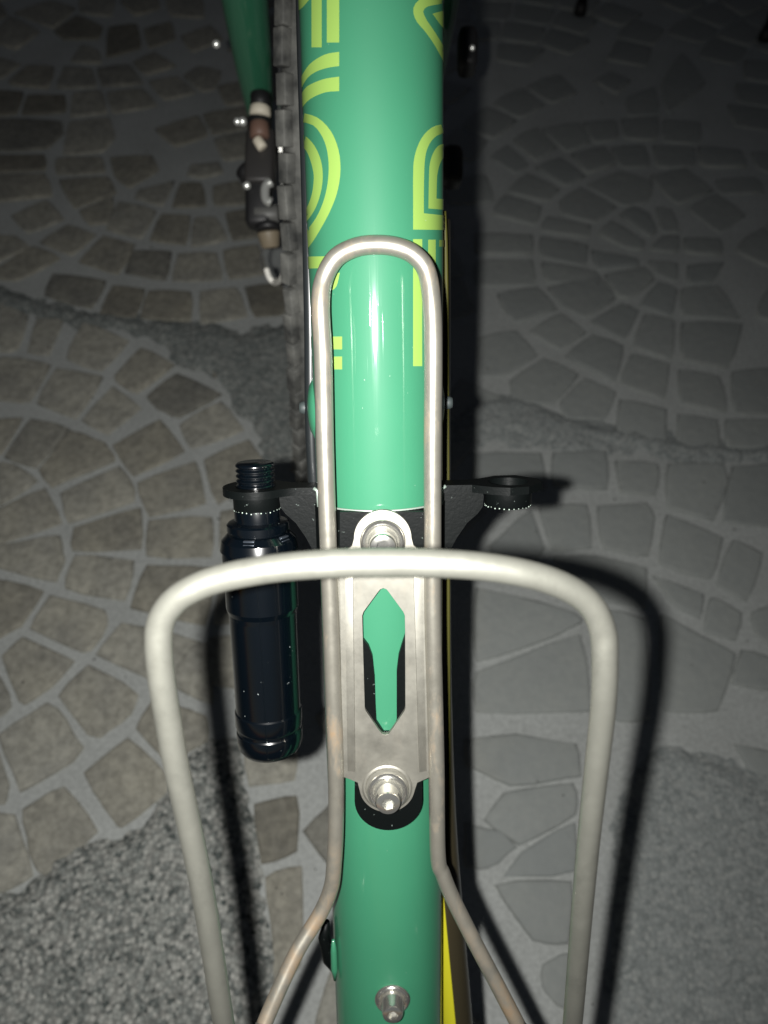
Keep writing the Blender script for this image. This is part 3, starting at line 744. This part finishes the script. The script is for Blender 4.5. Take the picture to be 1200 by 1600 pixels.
# side wings and ring flanges; the flanges stand square to the tube
NF = .0090
uf = S(400, 760, NF)[1]
for sg in (-1, 1):
    xs = (lambda x: x) if sg < 0 else (lambda x: 1192 - x)
    w = [S(xs(x), y, NF) for x, y in ((506, 760), (506, 905), (496, 885), (487, 857), (478, 840), (462, 817), (446, 803), (438, 792), (436, 775), (440, 766), (470, 762))]
    bm = bmesh.new(); plate(bm, w, [], NF - .0022, NF)
    wing = bmobj('wing', bm, BLACKM, brk, smooth=False)
sL, sR = S(399, 757, NF)[0], S(795, 752, NF)[0]
FT = .0024
def flange(sc, sg, tip):
    n0 = NF - .001; ro = .0104; pts = []
    inner = sg * .0195
    # outline in (s, n)
    th = [(inner, n0 + .0045), (sc - sg * .012, n0 + .0045)]
    if tip: ring = [(sc - sg * .006, n0 + .0085), (sc - sg * .001, n0 + .0100), (sc + sg * .005, n0 + .0085), (sc + sg * .0105, n0 + .0015), (sc + sg * .0102, n0 - .004), (sc + sg * .004, n0 - .0105), (sc - sg * .003, n0 - .0100), (sc - sg * .008, n0 - .0060)]
    else:
        ring = [(sc - sg * ro * math.cos(a), n0 + ro * math.sin(a)) for a in [R_(40 + (320 - 40) * i / 28) for i in range(29)]]
    back = [(sc - sg * .012, n0 - .0045), (inner, n0 - .0035)]
    outl = th + ring + back
    holer = .0063
    hole = [(sc + holer * math.cos(2 * math.pi * i / 32), n0 + holer * math.sin(2 * math.pi * i / 32)) for i in range(32)]
    bm = bmesh.new()
    plate(bm, outl, [hole], uf - FT, uf, fn=lambda a, b, c: TW(a, c, b))
    f = bmobj('ring_flange', bm, BLACKM, brk, sharp=R_(30))
    # collar under the ring with a milled lower rim
    bm = bmesh.new(); c = TW(sc, uf - FT, n0)
    lathe(bm, c, -TU, [(.0063, -.0001), (.0074, .0), (.0074, .0046), (.0070, .0052), (.0064, .0054), (.0062, .0)], 64); bmobj('threaded_collar', bm, BLACKM, f, sharp=R_(35))
    for i in range(30):
        a = 2 * math.pi * i / 30
        bm = bmesh.new(); bmesh.ops.create_icosphere(bm, subdivisions=1, radius=random.uniform(.00015, .00032), matrix=Matrix.Translation(c - TU * random.uniform(.0048, .0052) + (TS * math.cos(a) + TN * math.sin(a)) * .00725)); bmobj('serration', bm, WORN, f)
    bm = bmesh.new(); sweep(bm, [TW(inner + sg * .001, uf - .0002, n0 + .0045), TW(inner - sg * .0002, uf - .001, n0 + .0048), TW(inner - sg * .0004, uf - .0060, n0 + .0048)], .0006, 8); bmobj('worn_edge', bm, WORN, f)
    return c
flange(sL, -1, False); flange(sR, 1, True)
# ------------------------------------------------------------------ glossy black cylinder screwed into the left ring
pump = thing('metal_canister', 'glossy black metal cylinder with a threaded top, hanging in the left ring beside the tube', 'canister', TW(sL, uf, NF))
n0 = NF - .001
uT = S(400, 722, n0)[1]; uB = S(418, 1160, n0)[1]
base = TW(sL, uT, n0)
def du(py): return uT - S(405, py, n0)[1]
k_ = .000197                              # metres per photo pixel at the ring
prof = [(0, 0), (27 * k_, 0), (30.5 * k_, .0005)]
d = .0005; e = du(772)
while d < e - .0016:
    prof += [(31 * k_, d + .0003), (31 * k_, d + .0006), (27.6 * k_, d + .0010), (27.6 * k_, d + .0013)]; d += .0016
prof += [(29 * k_, e)]
bm = bmesh.new(); lathe(bm, base, -TU, prof, 56); bmobj('threaded_stub', bm, ANOD, pump, sharp=R_(38))
def pr(lst): return [(r * k_ * (1.065 if y > 845 else 1.02), du(y)) for r, y in lst]
bm = bmesh.new()
lathe(bm, base, -TU, pr([(20, 790), (36, 791), (36.5, 793), (36.5, 812), (46.5, 814.5), (49.5, 817), (49.5, 826), (45, 827.5), (45, 830), (50, 832), (59.0, 841), (59.6, 843), (59.6, 856)]) , 64)
bmobj('shoulder', bm, ANOD, pump, sharp=R_(14))
bm = bmesh.new()                            # fine lathe lines on the grip
gl = [(56.2, 857)]; y = 860
while y < 895: gl += [(56.9, y), (56.9, y + 1.2), (56.4, y + 1.7), (56.4, y + 2.2)]; y += 2.8
gl += [(56.2, 899), (56.2, 945), (53.2, 953), (52.6, 960)]
lathe(bm, base, -TU, pr(gl), 72); bmobj('grip', bm, ANOD, pump, sharp=R_(14))
bm = bmesh.new()
lathe(bm, base, -TU, pr([(52.5, 960), (52.3, 965), (51.8, 1106)]), 72); bmobj('barrel', bm, ANOD, pump)
bm = bmesh.new()
lathe(bm, base, -TU, pr([(51.8, 1105), (53.6, 1107), (54.0, 1110), (54.0, 1127), (53, 1130), (51.5, 1132), (51.5, 1136), (53, 1138), (53.6, 1146), (52, 1160), (46, 1168), (36, 1173), (20, 1176), (0, 1177)]), 72); bmobj('end_cap', bm, ANOD, pump, sharp=R_(28))
for ang in (-8, 58):                   # little stacked fins cut into the shoulder
    for q in range(4):
        a = R_(ang); rad = TN * math.cos(a) + TS * math.sin(a); tan = TS * math.cos(a) - TN * math.sin(a)
        h = du(833 + q * 5.2); bm = bmesh.new(); box(bm, base - TU * h + rad * ((47.5 + q * 1.6) * k_), tan, rad, TU, .0036, .0030, .00062, .0002); bmobj('fin', bm, FINM, pump)
# ------------------------------------------------------------------ bottle cage
cage = thing('bottle_cage', 'bare steel wire bottle cage bolted to the green tube, wide hoop towards the viewer', 'bottle cage', TW(0, -.10, TR + .003))
WN = TR + .0036                            # height of the back wires' centre line
WRAD = .00262
left_pts = [(501, 478), (505, 560), (508, 700), (513, 850), (517, 960), (521, 1080), (525, 1200), (525, 1290), (522, 1350)]
arch = [(667, 425), (648, 399), (620, 386), (587, 382.5), (554, 387), (524, 404), (506, 437)]
right_pts = [(684, 1335), (682, 1200), (679, 1080), (676, 960), (676, 850), (676, 700), (677, 560), (675, 478)]
pl = []
# n rises at the far ends where the wires leave the tube
lowR = [TP(812, 1606, WN + .006), TP(775, 1535, WN + .004), TP(738, 1465, WN + .002), TP(708, 1405, WN + .0005), TP(692, 1366, WN)]
lowL = [TP(517, 1388, WN), TP(500, 1428, WN + .001), TP(464, 1487, WN + .006), TP(430, 1560, WN + .013), TP(412, 1602, WN + .017)]
mid = [TP(x, y, WN) for x, y in right_pts]
ar = [TP(x, y, WN - .0012) for x, y in arch]
lf = [TP(x, y, WN) for x, y in left_pts]
path = lowR + mid + ar + lf + lowL
# front hoop, with its two long sides
hz = lambda px, py, z: P(px, py, z)
sideL = [hz(351, 1606, .2030), hz(334, 1500, .1930), hz(318, 1400, .1840), hz(298, 1300, .1760), hz(276, 1200, .1680), hz(260, 1110, .1610), hz(251, 1050, .1570)]
hoop = [hz(247.5, 1005, .1545), hz(251, 972, .1530), hz(266, 946, .1518), hz(292, 925, .1508), hz(340, 905, .1498), hz(420, 889, .1480), hz(510, 881, .1468), hz(600, 879, .1463), hz(690, 880.5, .1470), hz(770, 887, .1485), hz(840, 901, .1505), hz(893, 922, .1530), hz(925, 948, .1550), hz(941, 982, .1570)]
sideR = [hz(945, 1020, .1590), hz(943, 1100, .1655), hz(932, 1200, .1750), hz(921, 1300, .1850), hz(911.5, 1400, .1955), hz(903, 1500, .2070), hz(894, 1606, .2200)]
# bottoms of the cage, below the picture: back wire curls forward to meet the side wire
def join(a, b, da, db, k=5):
    out = []
    for i in range(1, k):
        t = i / k; out.append(a * (2 * t ** 3 - 3 * t * t + 1) + da * (t ** 3 - 2 * t * t + t) + b * (-2 * t ** 3 + 3 * t * t) + db * (t ** 3 - t * t))
    return out
jl = join(lowL[-1], sideL[0], (lowL[-1] - lowL[-2]) * 5, (sideL[1] - sideL[0]) * 6)
jr = join(sideR[-1], lowR[0], (sideR[-1] - sideR[-2]) * 6, (lowR[1] - lowR[0]) * 5)
bm = bmesh.new(); sweep(bm, cr(path, 7), WRAD, 22); bmobj('back_wire', bm, WIRE, cage)
bm = bmesh.new(); sweep(bm, cr([lowL[-1]] + jl + sideL + hoop + sideR + jr + [lowR[0]], 7), WRAD * 1.05, 24); bmobj('front_hoop', bm, HOOPW, cage)
# mounting plate, lobed at both ends, with a lozenge slot
pn0, pn1 = TR + .0024, TR + .0040
pp = pn1
c1 = S(598, 841, pp); r1_ = (S(643, 841, pp)[0] - S(553, 841, pp)[0]) / 2
c2 = S(605, 1231, pp); r2_ = (S(648, 1231, pp)[0] - S(562, 1231, pp)[0]) / 2
out = arc(c1, r1_, 0, 180, 28)[::1]
out = [(x, y) for x, y in out]
outl = out + [S(550, 853, pp), S(540, 862, pp), S(531, 870, pp), S(532, 1000, pp), S(536, 1214, pp), S(545, 1217, pp), S(559, 1223, pp)] + arc(c2, r2_, 192, 348, 28) + [S(652, 1223, pp), S(666, 1217, pp), S(673, 1213, pp), S(665, 1000, pp), S(664, 870, pp), S(655, 860, pp), S(646, 852, pp)]
slot = [S(x, y, pp) for x, y in ((599, 919), (594, 921), (590, 926), (568, 956), (566, 962), (566.5, 985), (570, 1106), (571.5, 1111), (592, 1141), (597, 1147), (602, 1148.5), (607, 1147), (612, 1141), (632, 1111), (633.5, 1106), (633, 985), (632.5, 962), (630, 956), (608, 926), (604, 921))]
bm = bmesh.new(); plate(bm, outl, [slot], pn0, pn1)
mp = bmobj('mounting_plate', bm, PLATE, cage, smooth=False)
bv = mp.modifiers.new('bevel', 'BEVEL'); bv.width = .00035; bv.segments = 2; bv.limit_method = 'ANGLE'; bv.angle_limit = R_(50)
# pressed ribs along both edges of the plate
for a, b in (((540, 880), (544.5, 1205)), ((657, 880), (665.5, 1205))):
    bm = bmesh.new(); p0, p1 = TP(*a, pn1), TP(*b, pn1); dd = (p1 - p0)
    sg = -1 if a[0] < 600 else 1; ct, st_ = math.cos(R_(12)), math.sin(R_(12)) * sg
    box(bm, (p0 + p1) / 2 - TN * .00045, TS * ct - TN * st_, dd.normalized(), TN * ct + TS * st_, .0046, dd.length, .0010, .00005); bmobj('edge_fold', bm, PLATE, cage)
# pressed dishes under the bolts
for cc in (c2,):
    bm = bmesh.new(); b0 = TW(cc[0], cc[1], pn1)
    lathe(bm, b0, TN, [(.0082, .00002), (.0079, .0003), (.0074, .0005), (.0070, .0003), (.0068, .00005)], 48); bmobj('pressed_rim', bm, PLATE, cage)
for (x, y) in ((598, 846), (606, 1236)):
    h_ = part('bolt', cage); bolt(x, y, pn1 + .0001, h_, 1.0)
# ------------------------------------------------------------------ chair whose feet show at the top right
ch = thing('chair', 'dark thin-legged chair, only two feet in view at the top right on the paving', 'chair', G(1050, -60))
CM = mat('dark_chair_metal', (.010, .010, .014), .6)
f1 = G(905, 26); f2 = G(1192, 66)
ex = (f2 - f1); L = ex.length; ey = Vector((-ex.y, ex.x, 0)).normalized() * .40
if ey.y < 0: ey = -ey
for p in (f1, f2, f1 + ey, f2 + ey):
    top = p + Vector((0, 0, .45)) + ((f1 + f2 + ey) / 2 - p).to_3d() * .08
    top.z = .45
    bm = bmesh.new(); sweep(bm, [p + Vector((0, 0, .012)), top], .0075, 14); lg = bmobj('leg', bm, CM, ch)
    bm = bmesh.new(); lathe(bm, p + Vector((0, 0, .0035)), Vector((0, 0, 1)), [(0, 0), (.010, 0), (.011, .004), (.009, .02), (0, .021)], 18); bmobj('rubber_foot', bm, DARK, lg)
bm = bmesh.new(); box(bm, (f1 + f2 + ey) / 2 + Vector((0, 0, .46)), ex.normalized(), ey.normalized(), Vector((0, 0, 1)), L * .96, .42, .022, .008); bmobj('seat', bm, CM, ch)
bm = bmesh.new(); sweep(bm, cr([f1 + ey + Vector((0, 0, .46)), f1 + ey * 1.1 + Vector((0, 0, .80)), (f1 + f2) / 2 + ey * 1.15 + Vector((0, 0, .88)), f2 + ey * 1.1 + Vector((0, 0, .80)), f2 + ey + Vector((0, 0, .46))], 8), .009, 14); bmobj('backrest', bm, CM, ch)
